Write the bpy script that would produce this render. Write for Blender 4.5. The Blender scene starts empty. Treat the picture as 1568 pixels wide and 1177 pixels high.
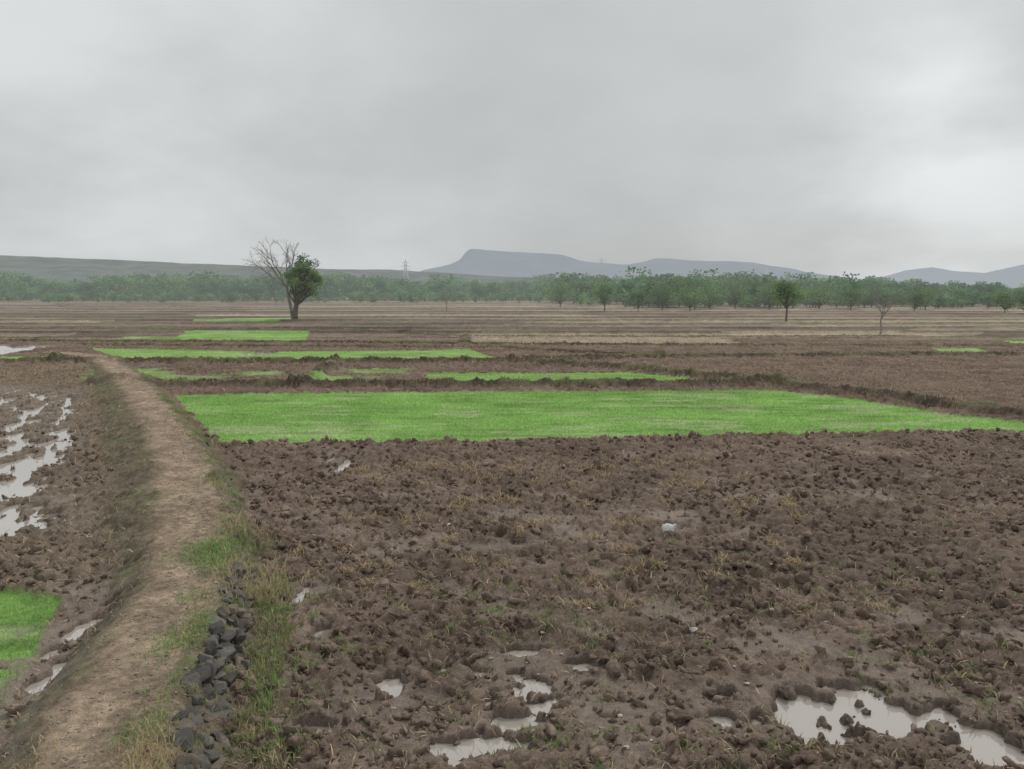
import bpy, math, random
import numpy as np
import bmesh
from mathutils import Vector
rng = np.random.default_rng(11)
random.seed(5)
scene = bpy.context.scene

# ------------------------------------------------------------ noise helpers
def h2(ix, iy, s):
    h = (ix.astype(np.int64)*374761393 + iy.astype(np.int64)*668265263 + int(s)*974634777) & 0xffffffff
    h = ((h ^ (h >> 13))*1274126177) & 0xffffffff
    h = ((h ^ (h >> 15))*1103515245) & 0xffffffff
    h = h ^ (h >> 16)
    return h.astype(np.float64)/4294967296.0
def vn(x, y, s=0):
    ix = np.floor(x); iy = np.floor(y)
    fx = x-ix; fy = y-iy
    fx = fx*fx*fx*(fx*(fx*6-15)+10); fy = fy*fy*fy*(fy*(fy*6-15)+10)
    ix = ix.astype(np.int64); iy = iy.astype(np.int64)
    a = h2(ix, iy, s); b = h2(ix+1, iy, s); c = h2(ix, iy+1, s); d = h2(ix+1, iy+1, s)
    return (a*(1-fx)+b*fx)*(1-fy)+(c*(1-fx)+d*fx)*fy
def fbm(x, y, o=4, s=0):
    t = 0; a = .5; n = 0
    for i in range(o):
        t = t+a*vn(x*2**i+i*17.3, y*2**i-i*9.1, s+i*7); n += a; a *= .55
    return t/n
def ss(a, b, x):
    t = np.clip((x-a)/(b-a), 0, 1); return t*t*(3-2*t)
def lumps(x, y, cell, s, prob=.8, pw=.5):
    gx = x/cell; gy = y/cell
    ix = np.floor(gx).astype(np.int64); iy = np.floor(gy).astype(np.int64)
    best = np.zeros_like(gx)
    for dx in (-1, 0, 1):
        for dy in (-1, 0, 1):
            cx = ix+dx; cy = iy+dy
            a = h2(cx, cy, s); b = h2(cx, cy, s+1); c = h2(cx, cy, s+2); e = h2(cx, cy, s+3)
            r = .38+.42*c
            ux = gx-cx-.5-(a-.5)*.9; uy = gy-cy-.5-(b-.5)*.9
            ang = a*6.283+b*3; ca = np.cos(ang); sa = np.sin(ang)
            vx = (ux*ca+uy*sa)*(1+.5*e); vy = (-ux*sa+uy*ca)
            d2 = (vx*vx+vy*vy)/(r*r)
            tilt = 1+.55*vx/r
            hh = np.maximum(0, 1-d2)**pw*r*(.45+.75*e)*(e < prob)*tilt
            best = np.maximum(best, hh)
    return best*cell
def poly_sd(x, y, P):
    """signed distance, positive inside; far points get -9"""
    P = np.array(P, float)
    out = np.full(x.shape, -9.0)
    m = (x > P[:, 0].min()-4) & (x < P[:, 0].max()+4) & (y > P[:, 1].min()-4) & (y < P[:, 1].max()+4)
    if not m.any(): return out
    px = x[m]; py = y[m]; d = np.full(px.shape, 1e9); ins = np.zeros(px.shape, bool)
    n = len(P)
    for i in range(n):
        ax, ay = P[i]; bx, by = P[(i+1) % n]
        ex, ey = bx-ax, by-ay
        t = np.clip(((px-ax)*ex+(py-ay)*ey)/(ex*ex+ey*ey), 0, 1)
        d = np.minimum(d, np.hypot(px-ax-t*ex, py-ay-t*ey))
        c = ((ay > py) != (by > py)) & (px < (bx-ax)*(py-ay)/((by-ay) if by != ay else 1e-9)+ax)
        ins ^= c
    out[m] = np.where(ins, d, -d)
    return out
def line_d(x, y, P, reach=4.0):
    """signed lateral distance to polyline (positive = right of its direction)"""
    P = np.array(P, float)
    out = np.full(x.shape, 99.0)
    m = (x > P[:, 0].min()-reach) & (x < P[:, 0].max()+reach) & (y > P[:, 1].min()-reach) & (y < P[:, 1].max()+reach)
    if not m.any(): return out
    px = x[m]; py = y[m]; d = np.full(px.shape, 1e9); sg = np.ones(px.shape)
    for i in range(len(P)-1):
        ax, ay = P[i]; ex, ey = P[i+1][0]-ax, P[i+1][1]-ay
        t = np.clip(((px-ax)*ex+(py-ay)*ey)/(ex*ex+ey*ey), 0, 1)
        qx = px-ax-t*ex; qy = py-ay-t*ey
        dd = np.hypot(qx, qy); k = dd < d
        d = np.where(k, dd, d); sg = np.where(k, np.sign(qx*ey-qy*ex), sg)
    out[m] = d*sg
    return out

# ------------------------------------------------------------ layout (metres, camera stands at x=0,y=0)
PATH = [(-1.5, -40), (-2.6, 0), (-3.2, 4), (-3.6, 6.0), (-3.95, 6.75), (-4.25, 8.05), (-4.7, 9.95), (-5.7, 12.9), (-8.2, 18.1),
        (-11.6, 23.9), (-15.5, 30.6), (-22.8, 42.2), (-27.9, 49.6), (-33, 53)]
WALLEND = 15.5
RICE = [
 [(-14.6, 31.6), (-4, 32.6), (12, 33.3), (14.1, 30.6), (15.7, 27.1), (18.6, 23.3), (16.5, 23.4), (6.4, 22.7), (0, 21.9), (-8.57, 21.4)],
 [(-4.3, 35.5), (9.9, 35.5), (9.1, 38.3), (6.3, 40.5), (-4.6, 40.2)],
 [(-33.3, 58.3), (-25, 47.6), (-16.5, 47.6), (-.6, 49.3), (-2, 52), (-3.2, 56.8), (-9.9, 55.4), (-18, 54.8)],
 [(-38, 69.5), (-18.7, 66.8), (-22.7, 83.6), (-36.5, 85), (-32.8, 72)],
 [(-48, 111), (-35, 110), (-36, 124), (-47, 123)],
 [(-46, 47.4), (-29.8, 47.4), (-30.8, 50.5), (-46, 51)],
 [(31.5, 54), (35, 54), (36.5, 58.2), (33, 58)],
 [(43, 63), (60, 63), (60, 67), (44, 66.5)],
 [(-12, 6.2), (-5.3, 7.0), (-5.75, 8.4), (-6.3, 9.6), (-6.75, 10.6), (-9, 10.8), (-12, 11)],
]
PATCHY = [
 [(-18, 35.9), (-13.8, 35.9), (-15.0, 39), (-19.5, 39)],
 [(-10, 36.3), (-6.8, 36.3), (-7.2, 38.8), (-10.6, 38.6)],
 [(-14.3, 38.6), (-12.3, 38.6), (-13, 41.5), (-15, 41)],
 [(-9, 40), (-5.6, 40), (-6, 42.6), (-9.6, 42.6)],
 [(-22, 37), (-17.5, 38.5), (-20, 43), (-24, 42)],
]
BUNDS = [
 [(-20, 35.0), (-14, 34.5), (-4.3, 34.3), (12.6, 34.8), (15.2, 31.2), (17.0, 27.5), (20, 23)],
 [(-28.7, 46.4), (-12, 46.1), (0, 47.0), (7.7, 41.2), (12.6, 34.8)],
 [(-36, 61.5), (-20, 59.5), (-.8, 58.2), (10, 49.7)],
 [(-42, 65.6), (-18.5, 64.5), (1, 62), (18, 60.5), (42, 60)],
 [(-50, 45.2), (-28.7, 46.4)],
 [(-4, 61), (-4.3, 72.5), (22, 71.8), (40, 73)],
 [(-10, 34.4), (-11, 46)],
 [(0, 47.3), (10, 49.7), (30, 52), (60, 50)],
 [(-70, 66), (-42, 66.2)], [(-70, 88), (-20, 86), (-4.3, 72.5)],
]
STRAW = [[(-4.1, 71.5), (20.5, 71), (19, 62.6), (-3.6, 63)], [(22, 83), (40, 82), (44, 74), (23, 75)]]
PITS = [(3.45, 7.5, .80, .26), (2.9, 7.28, .46, .20), (4.05, 7.3, .40, .19), (3.9, 7.85, .34, .17), (4.7, 6.85, .25, .27),
        (.25, 8.0, .28, .24), (-.42, 6.95, .34, .19), (.08, 7.3, .28, .13), (-.38, 8.35, .14, .12), (-1.38, 8.05, .20, .16),
        (-2.05, 7.2, .17, .10), (-3.2, 10.5, .10, .34), (2.35, 7.75, .25, .10), (-4.4, 18.8, .14, .6), (.15, 8.9, .25, .10),
        (.9, 8.5, .16, .08), (-5.75, 9.5, .12, .5), (-5.45, 8.3, .10, .3), (5.4, 6.6, .3, .13), 
        (-4.9, 19.6, .13, .45), (-2.6, 9.3, .10, .16)]
FLOOD = [(-27, 36), (-19.8, 34), (-13.6, 23.5), (-10.7, 18.0), (-8.6, 14.0), (-9.2, 12.4), (-16, 11.8), (-34, 22)]
POND = [(-52, 52.5), (-36, 52.2), (-38.5, 63), (-54, 64)]
POND2 = [(-19.5, 52), (-17.2, 52), (-17.5, 55), (-20, 54.8)]
WATER_Z = -0.07

SOIL_D = np.array([.142, .101, .076]); SOIL_L = np.array([.272, .201, .155]); MUD = np.array([.33, .256, .205])
DIRT = np.array([.385, .295, .215]); GREEN = np.array([.275, .475, .13]); BANK = np.array([.24, .20, .14])
PAL = np.array([[.24, .18, .145], [.32, .25, .195], [.38, .31, .23], [.24, .25, .15], [.17, .13, .105], [.28, .215, .17], [.21, .16, .125]])

def terrain_chunk(x, y):
    z = .05*(fbm(x*.3, y*.3, 3, 3)-.5)
    wx = x+.10*(vn(x*5, y*5, 40)-.5)+.05*(vn(x*19, y*19, 41)-.5)+.022*(vn(x*45, y*45, 46)-.5)
    wy = y+.10*(vn(x*5, y*5, 42)-.5)+.05*(vn(x*19, y*19, 43)-.5)+.022*(vn(x*45, y*45, 47)-.5)
    L = np.zeros_like(x)
    m = (y < 120) & (y > 3)
    big = vn(x*.9, y*.9, 61)
    L[m] = lumps(wx[m], wy[m], .34, 100, .5, .6)*(.25+.50*big[m])
    m = (y < 75) & (y > 3)
    L[m] = np.maximum(L[m], lumps(wx[m], wy[m], .19, 120, .85, .6)*.85)
    m = (y < 36) & (y > 3)
    L[m] = np.maximum(L[m], lumps(wx[m]+.3, wy[m], .12, 160, .9, .6)*.9)
    L[m] += lumps(wx[m], wy[m], .06, 140, .85)*.45
    L[m] += .018*(fbm(x[m]*28, y[m]*28, 2, 9)-.5)
    fur = .5+.5*np.sin((x*.45+y*.9)*2*math.pi/.62+2.5*vn(x*.5, y*.5, 77))
    L = L*(.72+.42*fur)*(1+.25*ss(9, 13, y))
    # smooth trodden mud, mostly close by and along the wall
    nearw = ss(12, 7.5, y)
    leftw = ss(1.0, -2.5, x)*ss(16, 9, y)
    leftf0 = x < -9+.0*y
    mv = fbm(x*.9, y*1.2, 4, 21)
    M = ss(.55, .69, mv+.07*nearw+.06*leftw-.04*ss(11, 16, y)+.03*leftf0)
    L = L*(1-.66*M)
    # flooded / pits
    wob = fbm(x*3.6, y*4.2, 4, 33)-.5
    P = np.zeros_like(x); PW = np.zeros_like(x)
    for (px, py, rx, ry) in PITS:
        q = ((x-px)/rx)**2+((y-py)/ry)**2
        P = np.maximum(P, ss(2.2, .6, q*(1+1.5*wob)+6.0*wob))
        PW = np.maximum(PW, ss(10, 1.2, q+6*wob))
    L = L*(1-.5*PW)
    dp = line_d(x, y, PATH)
    fl = ss(-.6, 1.2, poly_sd(x, y, FLOOD))*(dp < -1.3)
    fpn = fbm(x*3.4+.25*y, y*1.25, 3, 51)
    fpz = .07*ss(-9.0, -11.5, x)*ss(25, 18, y)+.10*(fbm(x*.5, y*.4, 2, 53)-.5)
    fp = ss(.425, .525, fpn+fpz)
    P2 = fl*fp
    L = L*(1-.3*fl)
    pond = ss(-.3, .3, poly_sd(x, y, POND))*ss(.36, .44, fbm(x*.5, y*.35, 2, 5))
    pond = np.maximum(pond, ss(-.3, .3, poly_sd(x, y, POND2)))
    leftf = (dp < -1.1) & (dp > -60) & (y < 46) | ((x < -9) & (dp > 50) & (y < 46) & (x < -10-.9*(y-14).clip(0)))
    leftf = leftf.astype(float)
    # base colour
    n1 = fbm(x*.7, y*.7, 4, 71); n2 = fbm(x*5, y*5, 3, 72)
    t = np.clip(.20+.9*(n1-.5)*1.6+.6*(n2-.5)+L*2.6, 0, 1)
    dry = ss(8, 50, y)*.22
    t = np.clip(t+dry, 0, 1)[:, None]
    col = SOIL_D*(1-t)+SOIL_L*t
    MM = np.maximum(M, PW*.8)
    col = col*(1-.5*MM[:, None])+MUD*.85*(.5*MM[:, None])
    col = col*(1-.4*leftf[:, None])+np.array([.28, .23, .165])*.4*leftf[:, None]
    wet = np.clip(.35+.5*M, 0, 1)*ss(34, 8, y)
    wet = np.maximum(wet, fl*.6)
    # far parcels
    far = ss(66, 72, y+3*(vn(x*.05, y*0, 12)-.5))
    tt = np.log(np.maximum(y, 30)/60.0)*8.5+.9*vn(x*.012, y*.0+3, 90)+.0025*x
    k = np.floor(tt); fr = tt-k
    xs = np.floor(x/(np.maximum(y, 30)*.55)+h2(k.astype(np.int64), k.astype(np.int64)*0, 5)*5+.35*vn(y*.15, x*.02, 96))
    r = h2(k.astype(np.int64), xs.astype(np.int64), 17)
    ci = np.floor(r*7).astype(int).clip(0, 6)
    fc = PAL[ci]
    soft = fbm(x*.06, y*.16, 4, 91)[:, None]
    farg = ss(230, 420, y)[:, None]
    fc = fc*.72+.28*np.array([.28, .22, .175])
    fc = fc*(1-farg*.6)+np.array([.25, .28, .16])*farg*.6
    fc = fc*(.5+1.0*soft)*(.65+.7*fbm(x*1.3, y*.5, 3, 92)[:, None])
    ew = .5+vn(x*.08, k*3.1, 97)
    edge = (ss(.10, .02, fr/ew)*(y < 400))[:, None]
    gr = (vn(x*.15, y*.15, 93) > .45).astype(float)[:, None]
    ec = np.array([.10, .08, .06])*(1-gr)+np.array([.15, .18, .09])*gr
    fc = fc*(1-.8*edge)+ec*.8*edge
    col = col*(1-far[:, None])+fc*far[:, None]
    z += far*edge[:, 0]*.25
    L = L*(1-.4*far)
    A = np.ones_like(x)
    for P_ in STRAW:
        s = ss(-.4, .5, poly_sd(x, y, P_)+1.6*(fbm(x*.8, y*.8, 3, 15)-.5))[:, None]*.85
        sc = np.array([.47, .38, .28])*(.6+.7*fbm(x*2, y*1, 3, 95)[:, None])
        col = col*(1-s)+sc*s
    # bunds
    for b in BUNDS:
        d = np.abs(line_d(x, y, b, 2.0))+.45*(vn(x*1.3, y*1.3, 13)-.5)
        s = ss(.75, .12, d)
        z += s*(.22+.14*vn(x*2, y*2, 14))*(1-.5*ss(44, 56, y))
        g = ss(.45, .7, vn(x*.7, y*.7, 19))[:, None]
        bc = np.array([.09, .072, .053])*(1-g)+np.array([.16, .155, .085])*g
        col = col*(1-s[:, None]*.9)+bc*s[:, None]*.9
    # rice
    rice = np.zeros_like(x)
    for i, R in enumerate(RICE):
        s = ss(-.07, .07, poly_sd(x, y, R)+.35*(fbm(x*1.2, y*1.2, 3, 16)-.5))
        if i == 8: s = s*ss(.36, .46, fbm(x*1.6, y*1.6, 3, 18)+.08)
        rice = np.maximum(rice, s)
    for R in PATCHY:
        s = ss(-.5, .6, poly_sd(x, y, R)+2.4*(fbm(x*.9, y*1.4, 3, 26)-.58))
        rice = np.maximum(rice, s*.75)
    rv = fbm(x*.5, y*.5, 4, 27)[:, None]
    pale = ss(.56, .70, fbm(x*.45, y*1.5, 3, 28)+.05*ss(4, 10, x))[:, None]
    rc = GREEN*(.72+.5*rv)*(1-.5*pale)+np.array([.50, .56, .33])*.5*pale
    strk = ss(.60, .72, fbm(x*.6, y*3.0, 3, 128))[:, None]
    rc = rc*(1-.22*strk)
    col = col*(1-rice[:, None])+rc*rice[:, None]
    A = A*(1-.93*rice)
    wet = wet*(1-rice)
    # path / bank
    nearp = ss(30, 45, y)
    H = .36-.2*nearp
    lw = .62+.75*ss(10.5, 15, y)*ss(45, 30, y)
    right_w = np.where(y < WALLEND, .50, .60)
    wobp = .26*(vn(x*1.3, y*1.3, 29)-.5)+.12*(vn(x*5, y*5, 38)-.5)
    q = np.where(dp < 0, ss(-.58-lw, -.50, dp+wobp), ss(.60+right_w, .55, dp+wobp*.4))
    top = np.where(dp < 0, ss(-.85, -.35, dp+wobp), ss(.66, .45, dp+wobp))
    q = q*(y < 53); top = top*(y < 53)
    z = z+q*H
    n3 = fbm(x*2.2, y*2.2, 4, 30)[:, None]; n4 = fbm(x*14, y*14, 3, 31)[:, None]
    pc = DIRT*(.50+.75*n3)*(.55+.9*n4)
    rut = np.exp(-((dp+.1)/.22)**2)[:, None]
    pc = pc*(1+.10*rut)
    bk = BANK*(.55+.5*n3)*(.7+.6*n4)
    gb = ss(.56, .70, fbm(x*1.3, y*1.3, 3, 34))[:, None]
    bk = bk*(1-.4*gb)+np.array([.20, .24, .10])*.4*gb
    qq = ss(.02, .35, q)[:, None]; tp = top[:, None]
    col = col*(1-qq)+bk*qq
    col = col*(1-tp)+pc*tp
    A = A*(1-.55*q)
    A = A*(1-.50*tp[:, 0])
    wet = wet*(1-q)
    # muddy wheel track left of path (near)
    tr = ss(.34, .12, np.abs(dp+1.32)+.2*(vn(x*1.5, y*1.5, 37)-.5))*ss(12, 10.5, y)
    col = col*(1-tr[:, None]*.8)+MUD*.85*tr[:, None]*.8
    A = A*(1-.8*tr); wet = np.maximum(wet, tr*.75)
    z = z*(1-.7*tr)
    P = np.maximum(P, P2)
    P = np.maximum(P, pond)
    z = z+L*A*(1-.35*P)+.02*(1-P)*(1-tr)*(1-.8*PW)*(1-fl)-.150*P-.025*fl
    soak = ss(.02, .5, P)*(1-rice)
    wet = np.maximum(wet, soak*.95)
    wet = np.maximum(wet, PW*.7*(1-q)*(1-rice))
    col = col*(1-.20*soak[:, None])
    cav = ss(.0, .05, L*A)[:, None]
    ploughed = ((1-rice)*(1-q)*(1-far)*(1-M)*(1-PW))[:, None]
    col = col*(1-.38*ploughed*(1-cav))  # shade in the gaps between clods, painted into the soil colour
    return z, np.clip(col, .01, .9), wet, rice, q
def terrain(x, y):
    x = np.asarray(x, float); y = np.asarray(y, float)
    outs = []
    for i in range(0, len(x), 250000):
        outs.append(terrain_chunk(x[i:i+250000], y[i:i+250000]))
    return [np.concatenate([o[j] for o in outs]) for j in range(5)]

# ------------------------------------------------------------ mesh helper
def make_mesh(name, V, F, mats, midx=None, col=None, wet=None, smooth=False, loc=(0, 0, 0)):
    V = np.asarray(V, np.float32); F = np.asarray(F, np.int32)
    me = bpy.data.meshes.new(name)
    k = F.shape[1]
    me.vertices.add(len(V)); me.vertices.foreach_set("co", V.ravel())
    me.loops.add(F.size); me.loops.foreach_set("vertex_index", F.ravel())
    me.polygons.add(len(F))
    me.polygons.foreach_set("loop_start", np.arange(0, F.size, k, dtype=np.int32))
    me.polygons.foreach_set("loop_total", np.full(len(F), k, np.int32))
    if midx is not None: me.polygons.foreach_set("material_index", np.asarray(midx, np.int32))
    me.polygons.foreach_set("use_smooth", np.full(len(F), smooth, bool))
    me.update(calc_edges=True)
    if col is not None:
        a = me.color_attributes.new("Col", 'FLOAT_COLOR', 'POINT')
        c4 = np.ones((len(V), 4), np.float32); c4[:, :3] = col
        a.data.foreach_set("color", c4.ravel())
    if wet is not None:
        a = me.attributes.new("wet", 'FLOAT', 'POINT'); a.data.foreach_set("value", np.asarray(wet, np.float32))
    for m in mats: me.materials.append(m)
    ob = bpy.data.objects.new(name, me); ob.location = loc
    scene.collection.objects.link(ob)
    return ob

# ------------------------------------------------------------ materials
HAZE = (.52, .56, .565, 1)
def new_mat(name):
    m = bpy.data.materials.new(name); m.use_nodes = True
    m.cycles.emission_sampling = 'NONE'
    nt = m.node_tree; nt.nodes.clear()
    return m, nt, nt.nodes, nt.links
def math_node(N, L, op, a, b=None, clamp=False):
    n = N.new("ShaderNodeMath"); n.operation = op; n.use_clamp = clamp
    for i, v in enumerate((a, b)):
        if v is None: continue
        if isinstance(v, (int, float)): n.inputs[i].default_value = v
        else: L.new(v, n.inputs[i])
    return n.outputs[0]
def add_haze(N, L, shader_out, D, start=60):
    """aerial haze painted into the material as emission, stronger along world Y"""
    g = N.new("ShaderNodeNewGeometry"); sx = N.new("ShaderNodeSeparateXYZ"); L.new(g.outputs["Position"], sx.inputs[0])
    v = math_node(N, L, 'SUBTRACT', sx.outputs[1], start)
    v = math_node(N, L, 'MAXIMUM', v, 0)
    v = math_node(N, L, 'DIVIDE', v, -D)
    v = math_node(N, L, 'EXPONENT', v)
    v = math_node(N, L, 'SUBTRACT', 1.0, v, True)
    em = N.new("ShaderNodeEmission"); em.inputs[0].default_value = HAZE  # haze-coloured glow blended over the surface, no real volume
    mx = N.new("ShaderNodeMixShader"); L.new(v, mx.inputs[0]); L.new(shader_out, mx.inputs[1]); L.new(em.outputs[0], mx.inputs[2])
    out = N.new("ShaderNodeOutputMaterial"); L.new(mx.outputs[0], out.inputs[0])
def noise(N, L, vec, scale, detail=5, rough=.6):
    n = N.new("ShaderNodeTexNoise"); n.inputs["Scale"].default_value = scale; n.inputs["Detail"].default_value = detail
    n.inputs["Roughness"].default_value = rough; L.new(vec, n.inputs["Vector"]); return n.outputs["Fac"]
def maprange(N, L, v, a, b, c, d):
    n = N.new("ShaderNodeMapRange"); L.new(v, n.inputs[0])
    for i, k in enumerate((a, b, c, d)): n.inputs[i+1].default_value = k
    return n.outputs[0]
def ground_mat():
    m, nt, N, L = new_mat("soil_ground")
    at = N.new("ShaderNodeAttribute"); at.attribute_name = "Col"
    wt = N.new("ShaderNodeAttribute"); wt.attribute_name = "wet"
    g = N.new("ShaderNodeNewGeometry"); pos = g.outputs["Position"]
    n6 = noise(N, L, pos, 7, 4, .7)
    a = maprange(N, L, n6, .3, .7, .72, 1.28)
    b = maprange(N, L, noise(N, L, pos, 55, 3, .7), .3, .7, .66, 1.34)
    f = math_node(N, L, 'MULTIPLY', a, b)
    vm = N.new("ShaderNodeVectorMath"); vm.operation = 'SCALE'; L.new(at.outputs["Color"], vm.inputs[0]); L.new(f, vm.inputs["Scale"])
    p = N.new("ShaderNodeBsdfPrincipled"); L.new(vm.outputs[0], p.inputs["Base Color"])
    r0 = maprange(N, L, wt.outputs["Fac"], 0, 1, .95, .32)
    r1 = maprange(N, L, n6, .3, .7, -.12, .12)
    L.new(math_node(N, L, 'ADD', r0, r1, True), p.inputs["Roughness"])
    L.new(maprange(N, L, wt.outputs["Fac"], 0, 1, .12, .6), p.inputs["Specular IOR Level"])
    bp = N.new("ShaderNodeBump"); bp.inputs["Distance"].default_value = .045; bp.inputs["Strength"].default_value = .85
    L.new(noise(N, L, pos, 26, 4, .78), bp.inputs["Height"]); L.new(bp.outputs[0], p.inputs["Normal"])
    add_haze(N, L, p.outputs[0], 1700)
    return m
def attr_mat(name, rough=.8, D=1700, start=60, trans=0.0, spec=.2, nscale=None):
    m, nt, N, L = new_mat(name)
    at = N.new("ShaderNodeAttribute"); at.attribute_name = "Col"
    c = at.outputs["Color"]
    g = N.new("ShaderNodeNewGeometry")
    if nscale:
        f = maprange(N, L, noise(N, L, g.outputs["Position"], nscale, 4, .7), .3, .7, .6, 1.4)
        vm = N.new("ShaderNodeVectorMath"); vm.operation = 'SCALE'; L.new(c, vm.inputs[0]); L.new(f, vm.inputs["Scale"]); c = vm.outputs[0]
    p = N.new("ShaderNodeBsdfPrincipled"); L.new(c, p.inputs["Base Color"]); p.inputs["Roughness"].default_value = rough
    p.inputs["Specular IOR Level"].default_value = spec
    if nscale:
        bp = N.new("ShaderNodeBump"); bp.inputs["Distance"].default_value = .02; bp.inputs["Strength"].default_value = .7
        L.new(noise(N, L, g.outputs["Position"], nscale*1.5, 4, .7), bp.inputs["Height"]); L.new(bp.outputs[0], p.inputs["Normal"])
    o = p.outputs[0]
    if trans > 0:
        t = N.new("ShaderNodeBsdfTranslucent"); L.new(c, t.inputs[0])
        mx = N.new("ShaderNodeMixShader"); mx.inputs[0].default_value = trans
        L.new(o, mx.inputs[1]); L.new(t.outputs[0], mx.inputs[2]); o = mx.outputs[0]
    add_haze(N, L, o, D, start)
    return m
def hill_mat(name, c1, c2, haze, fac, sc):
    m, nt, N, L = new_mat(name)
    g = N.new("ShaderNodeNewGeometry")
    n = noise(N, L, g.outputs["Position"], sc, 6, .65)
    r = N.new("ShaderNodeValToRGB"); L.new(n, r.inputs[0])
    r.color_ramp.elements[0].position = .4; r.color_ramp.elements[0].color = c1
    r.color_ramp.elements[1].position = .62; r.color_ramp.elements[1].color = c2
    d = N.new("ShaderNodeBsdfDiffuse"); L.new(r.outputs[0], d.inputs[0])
    e = N.new("ShaderNodeEmission"); e.inputs[0].default_value = haze  # distance haze painted over the hill colour as a flat glow
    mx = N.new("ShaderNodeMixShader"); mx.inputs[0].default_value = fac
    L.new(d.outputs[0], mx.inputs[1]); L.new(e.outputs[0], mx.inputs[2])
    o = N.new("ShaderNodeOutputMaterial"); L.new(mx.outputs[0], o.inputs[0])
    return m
def water_mat():
    m, nt, N, L = new_mat("muddy_water")
    g = N.new("ShaderNodeNewGeometry")
    p = N.new("ShaderNodeBsdfPrincipled")
    p.inputs["Base Color"].default_value = (.44, .395, .355, 1)  # mud tint made paler, with some sky reflection put into the colour
    p.inputs["Roughness"].default_value = .03; p.inputs["IOR"].default_value = 2.0
    p.inputs["Specular IOR Level"].default_value = 1.0
    bp = N.new("ShaderNodeBump"); bp.inputs["Distance"].default_value = .004; bp.inputs["Strength"].default_value = .3
    L.new(noise(N, L, g.outputs["Position"], 5, 3), bp.inputs["Height"]); L.new(bp.outputs[0], p.inputs["Normal"])
    add_haze(N, L, p.outputs[0], 1700)
    return m
M_GROUND = ground_mat()
M_WATER = water_mat()
M_BLADE = attr_mat("grass_blades", .7, 1700, 60, .35)
M_STRAW = attr_mat("dry_straw", .85, 1700, 60, .15)
M_LEAF = attr_mat("tree_foliage", .7, 1350, 60, .33)
M_BARK = attr_mat("tree_bark", .9, 1350, 60)
M_STONE = attr_mat("basalt_rubble", .85, 1700, 60, 0, .3, 9)
M_CLOD = attr_mat("clod_soil", .75, 1700, 60, 0, .3, 22)
M_STEEL = attr_mat("pylon_steel", .6, 900, 60)

# ------------------------------------------------------------ ground sheet
ys = list(np.arange(-60, 4.6, 1.0))
y0 = 4.8
while y0 < 190: ys.append(y0); y0 *= 1.0030
while y0 < 9500: ys.append(y0); y0 *= 1.022
ys.append(12000.0)
ys = np.array(ys)
NC = 1350
u = np.linspace(-1, 1, NC); u = u*(.56+.44*u*u)
Wd = np.where(ys > 0, 8.5+1.22*ys, 9.0)
Wd = np.where(ys < 0, 9+np.abs(ys)*.8, Wd)
X = (u[None, :]*Wd[:, None]).ravel(); Y = np.repeat(ys, NC)
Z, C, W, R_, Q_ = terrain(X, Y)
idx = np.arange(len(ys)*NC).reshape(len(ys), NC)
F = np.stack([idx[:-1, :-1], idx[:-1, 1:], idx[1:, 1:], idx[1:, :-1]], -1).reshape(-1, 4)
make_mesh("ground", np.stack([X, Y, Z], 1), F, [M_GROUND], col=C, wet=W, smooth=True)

# water sheet (shows only where the ground dips below it)
wv = [(-60, 3, WATER_Z), (14, 3, WATER_Z), (14, 66, WATER_Z), (-60, 66, WATER_Z)]
make_mesh("puddle_water", wv, [[0, 1, 2, 3]], [M_WATER])

# ------------------------------------------------------------ blades
def blades(name, x, y, z, h, w, lean, col, mat, segs=2, flat=False):
    n = len(x); a = rng.uniform(0, 2*math.pi, n); b = rng.uniform(0, 2*math.pi, n)
    dx = np.cos(a)*w/2; dy = np.sin(a)*w/2
    lx = np.cos(b)*lean*h; ly = np.sin(b)*lean*h
    hz = h*np.sqrt(np.clip(1-lean**2, .02, 1))
    base = np.stack([x, y, z-.01], 1); D = np.stack([dx, dy, 0*dx], 1)
    if segs == 1:
        tip = base+np.stack([lx, ly, hz], 1)
        V = np.stack([base-D, base+D, tip], 1).reshape(-1, 3)
        Fc = np.arange(n*3).reshape(n, 3)
        cc = np.repeat(col, 3, 0)
    else:
        mid = base+np.stack([lx*.35, ly*.35, hz*.62], 1); tip = base+np.stack([lx, ly, hz], 1)
        V = np.stack([base-D, base+D, mid-D*.8, mid+D*.8, tip-D*.12, tip+D*.12], 1).reshape(-1, 3)
        i = np.arange(n)[:, None]*6
        Fc = np.stack([i+[0, 1, 3, 2], i+[2, 3, 5, 4]], 1).reshape(-1, 4)
        cc = np.repeat(col, 6, 0)
    return make_mesh(name, V, Fc, [mat], col=cc)
def vary(c, n, amt=.25):
    return np.clip(np.array(c)[None]*(1+rng.uniform(-amt, amt, (n, 1)))*(1+rng.uniform(-.08, .08, (n, 3))), .01, .9)

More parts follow.
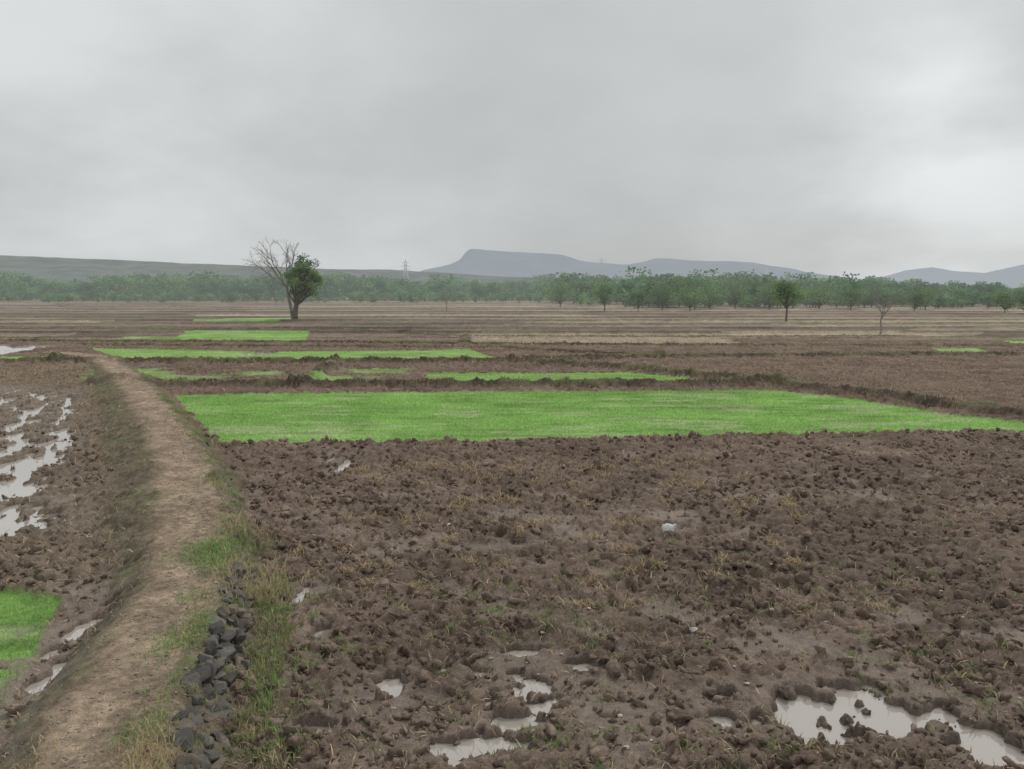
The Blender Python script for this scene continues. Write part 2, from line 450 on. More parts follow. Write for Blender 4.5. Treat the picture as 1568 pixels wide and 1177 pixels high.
# rice seedlings over all paddies near enough to resolve
bx = []; by = []
for i, (R, dens) in enumerate([(RICE[0], 330), (RICE[1], 170), (RICE[2], 90), (RICE[8], 1100), (RICE[3], 25)]):
    P = np.array(R); lo = P.min(0); hi = P.max(0); ar = (hi[0]-lo[0])*(hi[1]-lo[1])
    n = int(ar*dens)
    bx.append(rng.uniform(lo[0]-.2, hi[0]+.2, n)); by.append(rng.uniform(lo[1]-.2, hi[1]+.2, n))
bx = np.concatenate(bx); by = np.concatenate(by)
tz, tc, tw, tr_, tq = terrain(bx, by)
k = (tr_ > .5+.3*rng.random(len(bx)))
bx, by, tz, tc = bx[k], by[k], tz[k], tc[k]
n = len(bx)
rc = np.clip(tc*1.12*(1+rng.uniform(-.14, .14, (n, 1))), 0, .9)
hgt = rng.uniform(.04, .09, n)
blades("rice_seedlings", bx, by, tz, hgt, np.where(by < 12, .010, .02), rng.uniform(.1, .7, n), rc, M_BLADE, 1)

# straw stubble and litter on the ploughed land
nx = 100000
sx = rng.uniform(-1, 1, nx); sy = 4.5+rng.random(nx)**1.4*44
sx = sx*(3+sy*.95)
# denser straw tufts turned up by the plough
tcx = rng.uniform(-4, 6, 90); tcy = rng.uniform(9.5, 19, 90)
sel = rng.integers(0, 90, 7000)
sx = np.concatenate([sx, tcx[sel]+rng.normal(0, .09, 7000)]); sy = np.concatenate([sy, tcy[sel]+rng.normal(0, .09, 7000)])
tuftm = np.arange(len(sx)) >= nx; nx = len(sx)
tz, tc, tw, tr_, tq = terrain(sx, sy)
pn = fbm(sx*.5, sy*.5, 3, 81)
lf = (sx < np.interp(sy, [p[1] for p in PATH], [p[0] for p in PATH])-.9)
keep = (tr_ < .1) & (tz > WATER_Z+.01) & (tuftm | (rng.random(nx) < np.where(lf, .9, np.clip((pn-.42)*4.5, .10, 1))))
keep &= (tq < .3) | (rng.random(nx) < .15)
sx, sy, tz, tuftm = sx[keep], sy[keep], tz[keep], tuftm[keep]; n = len(sx)
cl = np.where((rng.random((n, 1)) < .6) | tuftm[:, None], vary((.52, .41, .26), n, .3), vary((.27, .21, .15), n, .3))
blades("straw_stubble", sx, sy, tz+.008, rng.uniform(.04, .15, n)*(.8+sy/40), rng.uniform(.006, .015, n)*(1+sy/22), rng.uniform(.6, .98, n), cl, M_STRAW)

# weeds sprouting in the ploughed field + grass on the banks
def clumps(cs, per, spread):
    xs = []; yy = []
    for (cx, cy, r, m) in cs:
        k = int(per*m); xs.append(cx+rng.normal(0, r, k)); yy.append(cy+rng.normal(0, r*.8, k))
    return np.concatenate(xs), np.concatenate(yy)
cs = []
for (cx, cy, r, cnt) in [(0, 9.9, .8, 60), (.6, 9.2, .6, 26), (5.6, 11.2, .6, 26), (4.5, 8.1, .5, 34), (6.2, 9.6, 1.2, 60), (.4, 6.9, .35, 40), (3.6, 10.4, .9, 34),
                         (1.5, 12.8, 1.5, 30), (-2.8, 8.6, .4, 50), (-2.5, 7.3, .3, 46), (-2.3, 6.6, .25, 46), (-3.1, 10.0, .4, 34), (6, 7.3, .6, 24), (-.8, 6.4, .5, 16), (2.4, 6.5, .4, 20), (8.5, 12, 1.5, 40), (1.5, 6.3, .5, 26), (-1.5, 8.8, 1, 26)]:
    for _ in range(cnt):
        cs.append((cx+rng.normal(0, r), cy+rng.normal(0, r), .05, rng.uniform(.4, 1.5)))
wx_, wy_ = clumps(cs, 15, 1)
tz, tc, tw, tr_, tq = terrain(wx_, wy_)
kk = (tz > WATER_Z)
wx_, wy_, tz = wx_[kk], wy_[kk], tz[kk]; n = len(wx_)
blades("field_weeds", wx_, wy_, tz, rng.uniform(.03, .10, n), rng.uniform(.008, .016, n), rng.uniform(.2, .9, n), vary((.31, .40, .17), n, .35), M_BLADE)

gx = []; gy = []; gc = []; gh = []
def tuft(cx, cy, r, cnt, color, h0, h1):
    gx.append(cx+rng.normal(0, r, cnt)); gy.append(cy+rng.normal(0, r*1.3, cnt)); gc.append(vary(color, cnt, .25)); gh.append(rng.uniform(h0, h1, cnt))
GRN = (.31, .46, .17); YEL = (.56, .48, .30); OLV = (.29, .31, .15)
def pth(yq, off): return np.interp(yq, [p[1] for p in PATH], [p[0] for p in PATH])+off
tuft(-4.75, 11.4, .26, 1700, GRN, .02, .09); tuft(-4.5, 10.9, .17, 600, GRN, .02, .08)
tuft(-3.95, 8.3, .18, 650, GRN, .02, .08); tuft(-3.8, 8.9, .16, 380, GRN, .02, .08); tuft(-4.35, 9.6, .14, 200, GRN, .02, .07)
tuft(-3.5, 6.5, .14, 300, GRN, .02, .08); tuft(-3.30, 6.2, .12, 260, YEL, .05, .16); tuft(-3.1, 5.9, .12, 260, YEL, .05, .18)
tuft(-3.75, 10.3, .18, 720, YEL, .06, .2); tuft(-4.0, 11.0, .22, 720, YEL, .06, .22); tuft(-3.6, 9.9, .12, 260, OLV, .06, .18)
tuft(-4.3, 6.1, .12, 120, YEL, .04, .1); tuft(-4.5, 12.2, .25, 400, OLV, .05, .18); tuft(-4.8, 13.0, .25, 300, YEL, .05, .18)
for _ in range(230):
    yq = rng.uniform(4.8, 30)**1.0; tuft(pth(yq, rng.uniform(.40, 1.1)*(.8+yq/60)), yq, .07, int(rng.uniform(10, 40)), random.choice([GRN, OLV, YEL, OLV]), .03, .12)
for _ in range(160):
    yq = rng.uniform(6, 40); tuft(pth(yq, -rng.uniform(.65, 1.9)), yq, .12, int(rng.uniform(8, 24)), random.choice([GRN, OLV, OLV, YEL]), .01, .05)
for _ in range(110):
    yq = rng.uniform(5, 20); tuft(pth(yq, rng.uniform(-.6, .6)), yq, .08, int(rng.uniform(5, 20)), random.choice([GRN, OLV, YEL]), .015, .04)
for _ in range(110):
    yq = rng.uniform(5.5, 11); tuft(pth(yq, rng.uniform(1.2, 1.6)), yq, .07, int(rng.uniform(10, 40)), random.choice([OLV, YEL, OLV, GRN]), .05, .17)
for b in BUNDS:
    for i in range(len(b)-1):
        (ax, ay), (cx, cy) = b[i], b[i+1]; ln = math.hypot(cx-ax, cy-ay)
        for _ in range(int(ln*2.2)):
            t = rng.random(); tuft(ax+(cx-ax)*t, ay+(cy-ay)*t, .22, int(rng.uniform(8, 24)), random.choice([OLV, OLV, YEL, YEL]), .06, .2)
gx = np.concatenate(gx); gy = np.concatenate(gy); gc = np.concatenate(gc); gh = np.concatenate(gh)
tz, tc, tw, tr_, tq = terrain(gx, gy)
blades("bank_grass", gx, gy, tz, gh, rng.uniform(.005, .011, len(gx))*(1+gy/18), rng.uniform(.15, .85, len(gx)), gc, M_BLADE)

# ------------------------------------------------------------ stones, clods
def ico(sub):
    bm = bmesh.new(); bmesh.ops.create_icosphere(bm, subdivisions=sub, radius=1)
    V = np.array([v.co[:] for v in bm.verts]); Fc = np.array([[v.index for v in f.verts] for f in bm.faces]); bm.free()
    return V/np.linalg.norm(V, axis=1)[:, None], Fc
def rot_mat():
    q = rng.normal(size=4); q /= np.linalg.norm(q); w, x, y, z = q
    return np.array([[1-2*(y*y+z*z), 2*(x*y-z*w), 2*(x*z+y*w)], [2*(x*y+z*w), 1-2*(x*x+z*z), 2*(y*z-x*w)], [2*(x*z-y*w), 2*(y*z+x*w), 1-2*(x*x+y*y)]])
def rock(Vi, planes=11, lo=.55, hi=.95):
    nrm = rng.normal(size=(planes, 3)); nrm /= np.linalg.norm(nrm, axis=1)[:, None]
    d = rng.uniform(lo, hi, planes)
    dots = Vi@nrm.T
    s = np.where(dots > .05, d[None]/np.maximum(dots, .05), 9).min(1)
    return Vi*np.minimum(s, 1.15)[:, None]
Vi, Fi = ico(3)
SV = []; SF = []; SC = []; off = 0
def add_stone(x, y, z, sc, c):
    global off
    t_ = rng.uniform(-.5, .5)+.35
    R = rot_mat() if rng.random() < .3 else np.array([[math.cos(t_), -math.sin(t_), 0], [math.sin(t_), math.cos(t_), 0], [0, 0, 1]])
    v = rock(Vi, 8, .42, .85)
    v[:, 2] = np.clip(v[:, 2], -.62, .62)
    v = (v*np.array(sc))@R.T
    SV.append(v+np.array([x, y, z])); SF.append(Fi+off); SC.append(np.repeat(np.array([c]), len(v), 0)); off += len(v)
for lev in range(6):
    yq = 1.5+rng.random()*.1
    while yq < 21:
        dens = .96 if yq < 8.8 else (.6 if yq < 11 else (.15 if yq < 14 else .05))
        s = rng.uniform(.06, .135)
        if rng.random() < dens:
            offx = 1.12-.075*lev+rng.uniform(-.05, .05)
            g = rng.uniform(.065, .15); c = (g, g*.91, g*.82) if rng.random() < .7 else (g*1.35, g*1.12, g*.88)
            add_stone(pth(yq, offx), yq+rng.uniform(-.03, .03), -.015+lev*.073+rng.uniform(-.025, .03), (s*1.0, s*1.35, s*.8), c)
        yq += s*1.55
for _ in range(70):
    yq = rng.uniform(5, 16); s = rng.uniform(.03, .07); g = rng.uniform(.09, .18)
    add_stone(pth(yq, rng.uniform(1.2, 1.5)), yq, .03, (s, s, s*.7), (g, g*.9, g*.8))
make_mesh("stone_wall", np.concatenate(SV), np.concatenate(SF), [M_STONE], col=np.concatenate(SC), smooth=False)

Vc, Fc_ = ico(2)
nC = 17000
cx = rng.uniform(-1, 1, nC); cy = 4.8+rng.random(nC)**1.2*19
cx = cx*(2+cy*.85)
tz, tc, tw, tr_, tq = terrain(cx, cy)
dens = fbm(cx*.6, cy*.6, 3, 61)
keep = (tr_ < .05) & (tq < .05) & (tz > WATER_Z-.02) & (rng.random(nC) < np.clip((dens-.25)*2.4, .2, 1))
V_ = []; F_ = []; C_ = []; off = 0
for x, y, z, c in zip(cx[keep], cy[keep], tz[keep], tc[keep]):
    s = .013+.048*rng.random()**3.0+.0012*y
    v = rock(Vc, 9, .55, 1.0)*(1+.28*rng.normal(size=(len(Vc), 1)))*np.array([s*rng.uniform(.9, 1.9), s*rng.uniform(.9, 1.3), s*.75])
    V_.append(v@rot_mat().T+np.array([x, y, z+s*.12])); F_.append(Fc_+off); off += len(Vc)
    C_.append(np.repeat(np.array([SOIL_D*.35+c*.70])*rng.uniform(.75, 1.25), len(Vc), 0))
make_mesh("soil_clods", np.concatenate(V_), np.concatenate(F_), [M_CLOD], col=np.concatenate(C_), smooth=True)

# pale pebbles and litter scraps, gravel on the path
nP = 220
px = rng.uniform(-1, 1, nP); py = 5+rng.random(nP)*20; px = px*(2+py*.8)
gyy = 5+rng.random(1500)**1.5*22
px = np.concatenate([px, pth(gyy, rng.normal(0, .38, 1500))]); py = np.concatenate([py, gyy])
tz, tc, tw, tr_, tq = terrain(px, py)
V_ = []; F_ = []; C_ = []; off = 0
for i, (x, y, z, r) in enumerate(zip(px, py, tz, tr_)):
    if r > .1 or z < WATER_Z: continue
    s = rng.uniform(.012, .028) if i < nP else rng.uniform(.005, .016)
    v = rock(Vc)*np.array([s*1.3, s, s*.7])
    V_.append(v+np.array([x, y, z+s*.3])); F_.append(Fc_+off); off += len(Vc); g = rng.uniform(.25, .6) if i < nP else rng.uniform(.16, .42)
    C_.append(np.repeat(np.array([[g, g*.88, g*.76]]), len(Vc), 0))
for (x, y, s) in [(2.37, 9.15, .045), (-1.2, 13.5, .03), (1.6, 15, .03)]:
    v = rock(Vc)*np.array([s*1.3, s, s*.7]); z = terrain([x], [y])[0][0]
    V_.append(v+np.array([x, y, z+s*.5])); F_.append(Fc_+off); off += len(Vc); C_.append(np.full((len(Vc), 3), .6))
make_mesh("pebbles", np.concatenate(V_), np.concatenate(F_), [M_CLOD], col=np.concatenate(C_), smooth=False)

# crumpled white plastic bag
Vb, Fb = ico(4)
b = rock(Vb, 16, .5, 1.0)
b = b*(1+.22*(vn(Vb[:, 0]*4+9, Vb[:, 1]*4+Vb[:, 2]*3, 5)-.5)+.25*(np.abs(vn(Vb[:, 0]*7+3, Vb[:, 2]*7+Vb[:, 1]*5, 8)-.5)))[:, None]
b = b*np.array([.125, .10, .085])
ear = (Vb[:, 0] > .55) & (Vb[:, 2] > .1)
b[ear] += np.array([.02, 0, .05])*((Vb[ear, 0]-.55)/.45)[:, None]*1.4
zb = terrain([2.85], [13.0])[0][0]
make_mesh("plastic_bag", b, Fb, [attr_mat("white_plastic", .35, 1700, 60, .15, .4)], col=np.full((len(b), 3), .85), smooth=False, loc=(2.85, 13.0, zb+.09))

# ------------------------------------------------------------ trees
def tube(p0, p1, r0, r1, n=5):
    p0 = np.array(p0, float); p1 = np.array(p1, float); d = p1-p0; d /= (np.linalg.norm(d)+1e-9)
    a = np.cross(d, [0, 0, 1.0]); 
    if np.linalg.norm(a) < .1: a = np.cross(d, [1.0, 0, 0])
    a /= np.linalg.norm(a); b_ = np.cross(d, a)
    t = np.arange(n)*2*math.pi/n
    ring = np.cos(t)[:, None]*a+np.sin(t)[:, None]*b_
    V = np.concatenate([p0+ring*r0, p1+ring*r1]); i = np.arange(n); j = (i+1) % n
    return V, np.stack([i, j, j+n, i+n], 1)
class Acc:
    def __init__(s): s.V = []; s.F = []; s.M = []; s.C = []; s.o = 0
    def add(s, V, F, m, c):
        s.V.append(V); s.F.append(F+s.o); s.M.append(np.full(len(F), m)); s.C.append(np.broadcast_to(np.array(c), (len(V), 3)).copy() if np.ndim(c) == 1 else c); s.o += len(V)
    def get(s): return np.concatenate(s.V), np.concatenate(s.F), np.concatenate(s.M), np.concatenate(s.C)
def limb(A, p0, p1, r0, r1, c, segs=4, wob=.08, n=5):
    p0 = np.array(p0, float); p1 = np.array(p1, float); L_ = np.linalg.norm(p1-p0); pts = [p0]
    for i in range(1, segs+1):
        t = i/segs; q = p0*(1-t)+p1*t
        if i < segs: q = q+rng.normal(0, wob*L_*.5, 3)
        pts.append(q)
    for i in range(segs):
        V, F = tube(pts[i], pts[i+1], r0+(r1-r0)*i/segs, r0+(r1-r0)*(i+1)/segs, n); A.add(V, F, 0, c)
    return pts
BARK = np.array([.15, .125, .10])
def leaves(A, cen, rad, n, size, base):
    d = rng.normal(size=(n, 3)); d /= np.linalg.norm(d, axis=1)[:, None]
    rr = rng.random(n)**.45
    P = cen+d*rr[:, None]*np.array(rad)
    a = rng.normal(size=(n, 3)); a /= np.linalg.norm(a, axis=1)[:, None]
    b_ = rng.normal(size=(n, 3)); b_ -= a*(a*b_).sum(1)[:, None]; b_ /= np.linalg.norm(b_, axis=1)[:, None]
    s = (size*rng.uniform(.6, 1.3, n))[:, None]
    V = np.stack([P-a*s*.5, P+b_*s*.32, P+a*s*.5, P-b_*s*.32], 1).reshape(-1, 3)
    F = np.arange(n*4).reshape(n, 4)
    sh = rng.uniform(.8, 1.2, n)
    c = np.repeat(base[None]*sh[:, None], 4, 0)
    A.add(V, F, 1, c)
def leafy(h, w, bottom, nclump, nleaf, size, base=(.11, .18, .07), trunk_r=None, cx=0., lean=0.):
    A = Acc(); base = np.array(base); tr = trunk_r or h*.022
    fork = np.array([lean*.4, 0, max(bottom, .12)*h*.95])
    limb(A, (0, 0, -.2), fork, tr*1.3, tr*.85, BARK, 3, .05, 6)
    cz = (h*bottom+h)/2; rz = (h-h*bottom)/2
    for i in range(nclump):
        d = rng.normal(size=3); d /= np.linalg.norm(d); r = rng.random()**.5*.82
        c = np.array([cx+d[0]*r*w/2, d[1]*r*w/2, cz+d[2]*r*rz])
        k = 1-.25*max(0, (c[2]-cz)/rz)
        c[0] = cx+(c[0]-cx)*k; c[1] *= k
        limb(A, fork*(1 if rng.random() < .7 else .8), c, tr*.4, tr*.08, BARK, 3, .12, 4)
        cr = rng.uniform(.18, .32)
        leaves(A, c, (cr*w*.75, cr*w*.75, cr*rz*1.3), int(nleaf*rng.uniform(.6, 1.3)), size, base*rng.uniform(.65, 1.4))
    return A
def bare_rec(A, p, d, L_, r, depth, c):
    q = p+d*L_; limb(A, p, q, r, r*.66, c, 2, .10, 4)
    if depth == 0: return
    for _ in range(3 if rng.random() < .6 else 2):
        nd = d+rng.normal(0, .42, 3)+np.array([0, 0, .06]); nd /= np.linalg.norm(nd)
        st = p+d*L_*rng.uniform(.55, 1.0)
        bare_rec(A, st if depth > 1 else q, nd, L_*rng.uniform(.6, .85), r*.6, depth-1, c)
def put(name, A, x, y, flip=False):
    V, F, M, C = A.get()
    return make_mesh(name, V, F, [M_BARK, M_LEAF], midx=M, col=C, loc=(x, y, 0))

# big field tree (leafy) and its bare leaning neighbour
A = Acc(); tx, ty = -33.4, 114.0
GB = np.array([.23, .33, .14])
limb(A, (0, 0, -.3), (.35, 0, 2.4), .50, .36, BARK, 3, .04, 7)
limb(A, (.1, .1, -.3), (-.5, .2, 1.4), .35, .2, BARK, 2, .04, 6)
cl = []
for i in range(64):
    d = rng.normal(size=3); d /= np.linalg.norm(d); r = rng.random()**.45*.9
    c = np.array([1.7+d[0]*r*3.1, d[1]*r*2.7, 6.6+d[2]*r*3.6])
    if c[2] > 9.0: c[0] = 1.7+(c[0]-1.7)*.8
    if c[2] < 4.2: c[0] = 1.0+(c[0]-1.7)*.6
    cl.append(c)
for c in cl:
    limb(A, (.35, 0, 2.3), c, .14, .03, BARK, 3, .08, 4)
    rr_ = rng.uniform(.55, .9)
    leaves(A, c, (rr_, rr_, rr_*.85), int(rng.uniform(90, 180)), .27, GB*rng.uniform(.6, 1.35))
put("leafy_tree", A, tx, ty)
A = Acc(); GRB = np.array([.28, .255, .23])
p = limb(A, (-.35, .5, -.2), (-1.2, .6, 5.0), .32, .21, GRB, 4, .03, 6)
p2 = np.array([-1.2, .6, 5.0])
for (ex, ez, r) in [(-4.6, 9.6, .15), (-3.2, 10.0, .14), (-1.6, 10.2, .12), (-5.9, 8.4, .11), (-.3, 9.6, .1)]:
    e = np.array([ex, .6+rng.normal(0, .8), ez]); limb(A, p2, e, r, r*.5, GRB, 4, .07, 5)
    dd = (e-p2)/np.linalg.norm(e-p2)
    for t in (.4, .6, .8, 1.0):
        st = p2*(1-t)+e*t
        for _ in range(2):
            nd = dd+rng.normal(0, .5, 3)+np.array([-.1, 0, .1]); nd /= np.linalg.norm(nd); bare_rec(A, st, nd, 1.15, .042, 3, GRB)
put("bare_tree", A, tx, ty)
# smaller bare trees
for (x, y, h) in [(-14.3, 161, 5.8), (38.3, 77, 5.9)]:
    A = Acc(); limb(A, (0, 0, -.2), (.1, 0, h*.38), h*.016, h*.012, GRB, 3, .04, 5)
    for i in range(8):
        a = i*.8+rng.uniform(0, .5); nd = np.array([math.cos(a)*.6, math.sin(a)*.6, .85]); nd /= np.linalg.norm(nd)
        bare_rec(A, np.array([.1, 0, h*rng.uniform(.28, .38)]), nd, h*.25, h*.0065, 3, GRB)
    put("bare_tree", A, x, y)
# individual leafy trees
for (x, y, h, w, bt) in [(20, 161, 6.9, 5.9, .3), (28.5, 168, 5.2, 4.4, .1), (36, 178, 7, 8, .08), (39.8, 166, 6.2, 8.0, .06), (44, 179, 7.4, 7, .1),
                         (57, 190, 8.2, 10.5, .08), (62, 179, 5.6, 7.5, .05), (40.5, 109.5, 6.4, 5.4, .36), (76, 184, 7.4, 11.5, .06), (82, 180, 6.2, 8, .06), (91, 168, 5.2, 7.5, .1),
                         (99, 178, 6.0, 8.0, .08), (103.5, 156, 5.0, 6.5, .12), (101, 146, 5.0, 6.6, .12), (14, 215, 8, 9.5, .1), (67, 194, 7.2, 9, .06), (71, 188, 5.2, 7, .04), (49, 184, 5.6, 8, .04)]:
    put("field_tree", leafy(h, w, bt, 38, 62, .34, base=np.array([.18, .28, .115])*rng.uniform(.8, 1.2)), x, y)

# distant belt of trees as one object
temps = []
for i in range(14):
    w = rng.uniform(.8, 1.5); A = leafy(10, 10*w, rng.uniform(.0, .10), int(rng.integers(14, 24)), 28, 1.0, base=(.155, .27, .11), trunk_r=.18)
    temps.append(A.get())
bV = []; bF = []; bM = []; bC = []; off = 0
def plant(x, y, h, tint):
    global off
    nz = fbm(np.array([x*.022]), np.array([y*.02]), 3, 300)[0]
    h = h*(.62+.76*nz)*(1.15 if rng.random() < .06 else 1)
    V, F, M, C = temps[int(rng.integers(len(temps)))]
    a = rng.uniform(0, 6.28); s = h/10; sw = s*1.15; ca, sa = math.cos(a)*sw, math.sin(a)*sw
    W_ = np.stack([V[:, 0]*ca-V[:, 1]*sa+x, V[:, 0]*sa+V[:, 1]*ca+y, V[:, 2]*s], 1)
    bV.append(W_); bF.append(F+off); bM.append(M); bC.append(C*tint); off += len(V)
def tints(): return rng.uniform(.65, 1.2)*np.array([rng.uniform(.88, 1.15), 1, rng.uniform(.9, 1.1)])
def east(x, lo=125, hi=190, k=.36): return 1-k*float(ss(lo, hi, np.array(float(x))))
for _ in range(560):
    x = rng.uniform(-430, 40); y = rng.uniform(345, 420); f = float(ss(-120, -20, np.array(x))); h = rng.uniform(7, 14.5)*(1-.18*f); plant(x, y, h, tints())
for _ in range(330):
    x = rng.uniform(-620, 80); y = rng.uniform(430, 620); plant(x, y, rng.uniform(11, 16.5)*(.8 if x > -110 else 1), tints())
for _ in range(680):
    x = rng.uniform(15, 420); y = rng.uniform(250, 400); plant(x, y, rng.uniform(6.5, 12.5)*east(x*300/y), tints())
for _ in range(260):
    x = rng.uniform(20, 650); y = rng.uniform(420, 620); plant(x, y, rng.uniform(11, 15.5)*east(x*300/y), tints())
for _ in range(560):
    x = rng.uniform(-430, 400); y = rng.uniform(285, 345) if x < 20 else rng.uniform(215, 262); plant(x, y, rng.uniform(1.8, 4.8), tints()*1.15)
for _ in range(230):
    x = rng.uniform(30, 200); y = rng.uniform(192, 250); plant(x, y, rng.uniform(3, 8.5)*east(x*300/y), tints())
make_mesh("distant_trees", np.concatenate(bV), np.concatenate(bF), [M_BARK, M_LEAF], midx=np.concatenate(bM), col=np.concatenate(bC))

# ------------------------------------------------------------ hills
def ridge(name, prof, D, depth, mat, rough, seed):
    P = np.array(prof, float)
    xs = np.linspace(P[0, 0], P[-1, 0], 420); H = np.interp(xs, P[:, 0], P[:, 1])
    H = H+rough*(fbm(xs*.02*(1500/D), xs*0+seed, 4, seed)-.5)*(H > 12)
    vs = np.concatenate([np.linspace(-1, 0, 26), np.linspace(.1, 1, 8)])
    X_ = np.repeat(xs[None], len(vs), 0); V_s = np.repeat(vs[:, None], len(xs), 1)
    gul = fbm(X_*.012*(1500/D), V_s*3, 4, seed+3)-.5
    sh = np.clip(1-np.abs(V_s)**.8, 0, 1)
    sh = np.where(V_s < 0, np.clip(sh+gul*.35*np.sin(np.abs(V_s)*math.pi), 0, 1), sh)
    Z_ = H[None]*sh-1.0; Y_ = D+V_s*depth
    nx_ = len(xs); nv = len(vs); idx = np.arange(nx_*nv).reshape(nv, nx_)
    F = np.stack([idx[:-1, :-1], idx[:-1, 1:], idx[1:, 1:], idx[1:, :-1]], -1).reshape(-1, 4)
    make_mesh(name, np.stack([X_.ravel(), Y_.ravel(), Z_.ravel()], 1), F, [mat], smooth=True)
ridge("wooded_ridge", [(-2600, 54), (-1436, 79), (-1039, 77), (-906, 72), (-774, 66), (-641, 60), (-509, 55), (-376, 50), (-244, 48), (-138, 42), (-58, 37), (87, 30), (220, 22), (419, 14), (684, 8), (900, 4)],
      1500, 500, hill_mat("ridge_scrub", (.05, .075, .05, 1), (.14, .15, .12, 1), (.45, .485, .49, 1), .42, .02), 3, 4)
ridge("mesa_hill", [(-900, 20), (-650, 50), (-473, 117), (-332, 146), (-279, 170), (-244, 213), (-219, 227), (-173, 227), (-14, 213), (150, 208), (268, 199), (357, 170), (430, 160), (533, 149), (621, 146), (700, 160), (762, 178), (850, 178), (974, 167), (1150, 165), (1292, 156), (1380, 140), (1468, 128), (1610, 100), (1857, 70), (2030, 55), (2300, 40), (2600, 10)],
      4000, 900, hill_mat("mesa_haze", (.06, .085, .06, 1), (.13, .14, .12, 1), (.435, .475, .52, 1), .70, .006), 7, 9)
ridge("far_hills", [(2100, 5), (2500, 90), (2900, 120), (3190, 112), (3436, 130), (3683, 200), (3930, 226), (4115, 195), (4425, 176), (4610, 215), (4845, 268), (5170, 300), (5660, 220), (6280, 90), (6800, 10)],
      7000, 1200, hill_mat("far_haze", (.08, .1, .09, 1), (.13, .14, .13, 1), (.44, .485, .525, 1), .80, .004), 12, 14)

# ------------------------------------------------------------ transmission pylons
def pylon(x, y, h):
    A = Acc(); c = np.array([.3, .31, .32]); r = .13
    bw = h*.11; wst = h*.03
    def wdt(t): return bw*(1-t)+wst*t if t < .7 else wst
    lv = [0, .2, .38, .54, .7, .8, .9, 1.0]
    for i in range(len(lv)-1):
        a, b_ = wdt(lv[i]), wdt(lv[i+1]); za, zb_ = lv[i]*h, lv[i+1]*h
        if i >= 4: a = wst
        if i == len(lv)-2: b_ = .1
        ca = [(a, a), (-a, a), (-a, -a), (a, -a)]; cb = [(b_, b_), (-b_, b_), (-b_, -b_), (b_, -b_)]
        for k in range(4):
            n_ = (k+1) % 4
            for (p, q) in [((*ca[k], za), (*cb[k], zb_)), ((*ca[k], za), (*cb[n_], zb_)), ((*ca[n_], za), (*cb[k], zb_))]:
                V, F = tube(p, q, r, r, 4); A.add(V, F, 0, c)
    for t, l in [(.72, .16), (.82, .13), (.92, .10)]:
        for sg in (-1, 1):
            for dz in (0, .03*h):
                V, F = tube((0, 0, t*h+dz), (sg*l*h, 0, t*h), r, r*.6, 4); A.add(V, F, 0, c)
    V, F, M, C = A.get()
    make_mesh("transmission_pylon", V, F, [M_STEEL], col=C, loc=(x, y, 0))
pylon(-91, 640, 31); pylon(86, 720, 36); pylon(306, 900, 33)

# ------------------------------------------------------------ world, sun, camera
SUN_AZ, SUN_EL = math.radians(35), math.radians(50)
w = bpy.data.worlds.new("World"); scene.world = w; w.use_nodes = True
N = w.node_tree.nodes; L = w.node_tree.links; N.clear()
sky = N.new("ShaderNodeTexSky"); sky.sky_type = 'NISHITA'; sky.sun_disc = False
sky.sun_elevation = SUN_EL; sky.sun_rotation = SUN_AZ; sky.dust_density = 4
bg1 = N.new("ShaderNodeBackground"); bg1.inputs[1].default_value = .08; L.new(sky.outputs[0], bg1.inputs[0])
tc_ = N.new("ShaderNodeTexCoord"); sp = N.new("ShaderNodeSeparateXYZ"); L.new(tc_.outputs["Generated"], sp.inputs[0])
den = math_node(N, L, 'ADD', math_node(N, L, 'MAXIMUM', sp.outputs[2], 0), .34)
cu = math_node(N, L, 'DIVIDE', sp.outputs[0], den); cv = math_node(N, L, 'DIVIDE', sp.outputs[1], den)
cb = N.new("ShaderNodeCombineXYZ"); L.new(cu, cb.inputs[0]); L.new(cv, cb.inputs[1])
n1 = N.new("ShaderNodeTexNoise"); n1.inputs["Scale"].default_value = 1.1; n1.inputs["Detail"].default_value = 5; n1.inputs["Roughness"].default_value = .5
mp = N.new("ShaderNodeMapping"); mp.inputs["Location"].default_value = (3.1, .7, 0); mp.inputs["Rotation"].default_value = (0, 0, .5); L.new(cb.outputs[0], mp.inputs[0]); L.new(mp.outputs[0], n1.inputs["Vector"])
base = maprange(N, L, n1.outputs["Fac"], .3, .7, .515, .625)
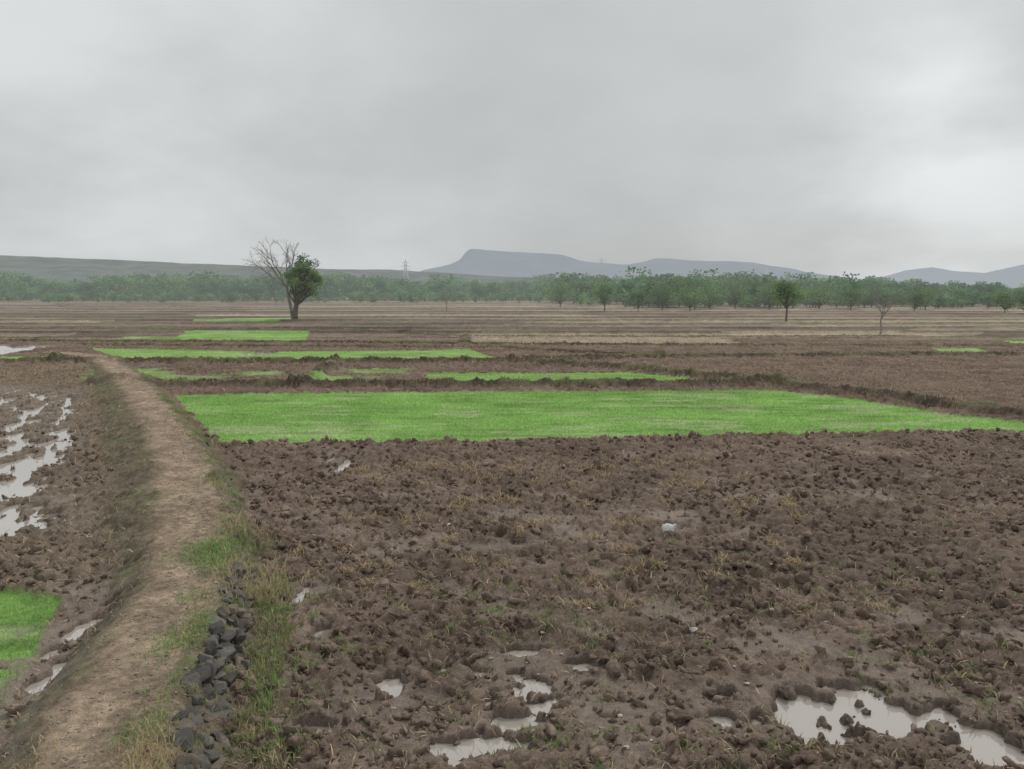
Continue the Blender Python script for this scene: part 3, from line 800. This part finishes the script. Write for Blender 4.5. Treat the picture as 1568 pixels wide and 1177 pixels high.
# thinner bright cloud where the sun filters through
def glow(dirv, power, amt):
    d = N.new("ShaderNodeVectorMath"); d.operation = 'DOT_PRODUCT'; L.new(tc_.outputs["Generated"], d.inputs[0]); v = Vector(dirv).normalized(); d.inputs[1].default_value = v
    q = math_node(N, L, 'POWER', math_node(N, L, 'MAXIMUM', d.outputs["Value"], 0), power)
    nn = maprange(N, L, n1.outputs["Fac"], .38, .60, .1, 1.3)
    return math_node(N, L, 'MULTIPLY', math_node(N, L, 'MULTIPLY', q, nn), amt)
val = math_node(N, L, 'ADD', base, glow((.57, 1.0, .23), 130, .13))
val = math_node(N, L, 'ADD', val, glow((-.62, 1.0, .32), 12, .11))
val = math_node(N, L, 'ADD', val, glow((.66, 1.0, .14), 30, .09))
mulc = N.new("ShaderNodeVectorMath"); mulc.operation = 'SCALE'; mulc.inputs[0].default_value = (.965, 1.0, 1.005); L.new(val, mulc.inputs["Scale"])
bg2 = N.new("ShaderNodeBackground"); L.new(mulc.outputs[0], bg2.inputs[0])
mx = N.new("ShaderNodeMixShader"); mx.inputs[0].default_value = .95; L.new(bg1.outputs[0], mx.inputs[1]); L.new(bg2.outputs[0], mx.inputs[2])
wo = N.new("ShaderNodeOutputWorld"); L.new(mx.outputs[0], wo.inputs[0])

sl = bpy.data.lights.new("sun", 'SUN'); sl.energy = 1.5; sl.angle = math.radians(18); sl.color = (1, .96, .9)
so = bpy.data.objects.new("sun", sl); scene.collection.objects.link(so)
sd = Vector((math.sin(SUN_AZ)*math.cos(SUN_EL), math.cos(SUN_AZ)*math.cos(SUN_EL), math.sin(SUN_EL)))
so.rotation_euler = (-sd).to_track_quat('-Z', 'Y').to_euler()

cd = bpy.data.cameras.new("camera"); cd.lens = 26; cd.sensor_width = 36; cd.clip_end = 20000; cd.clip_start = .1
co = bpy.data.objects.new("camera", cd); scene.collection.objects.link(co)
co.location = (0, 0, 4.5); co.rotation_euler = (math.radians(90-7.2), 0, 0)
scene.camera = co
scene.view_settings.view_transform = 'Standard'; scene.view_settings.look = 'None'; scene.view_settings.exposure = 0
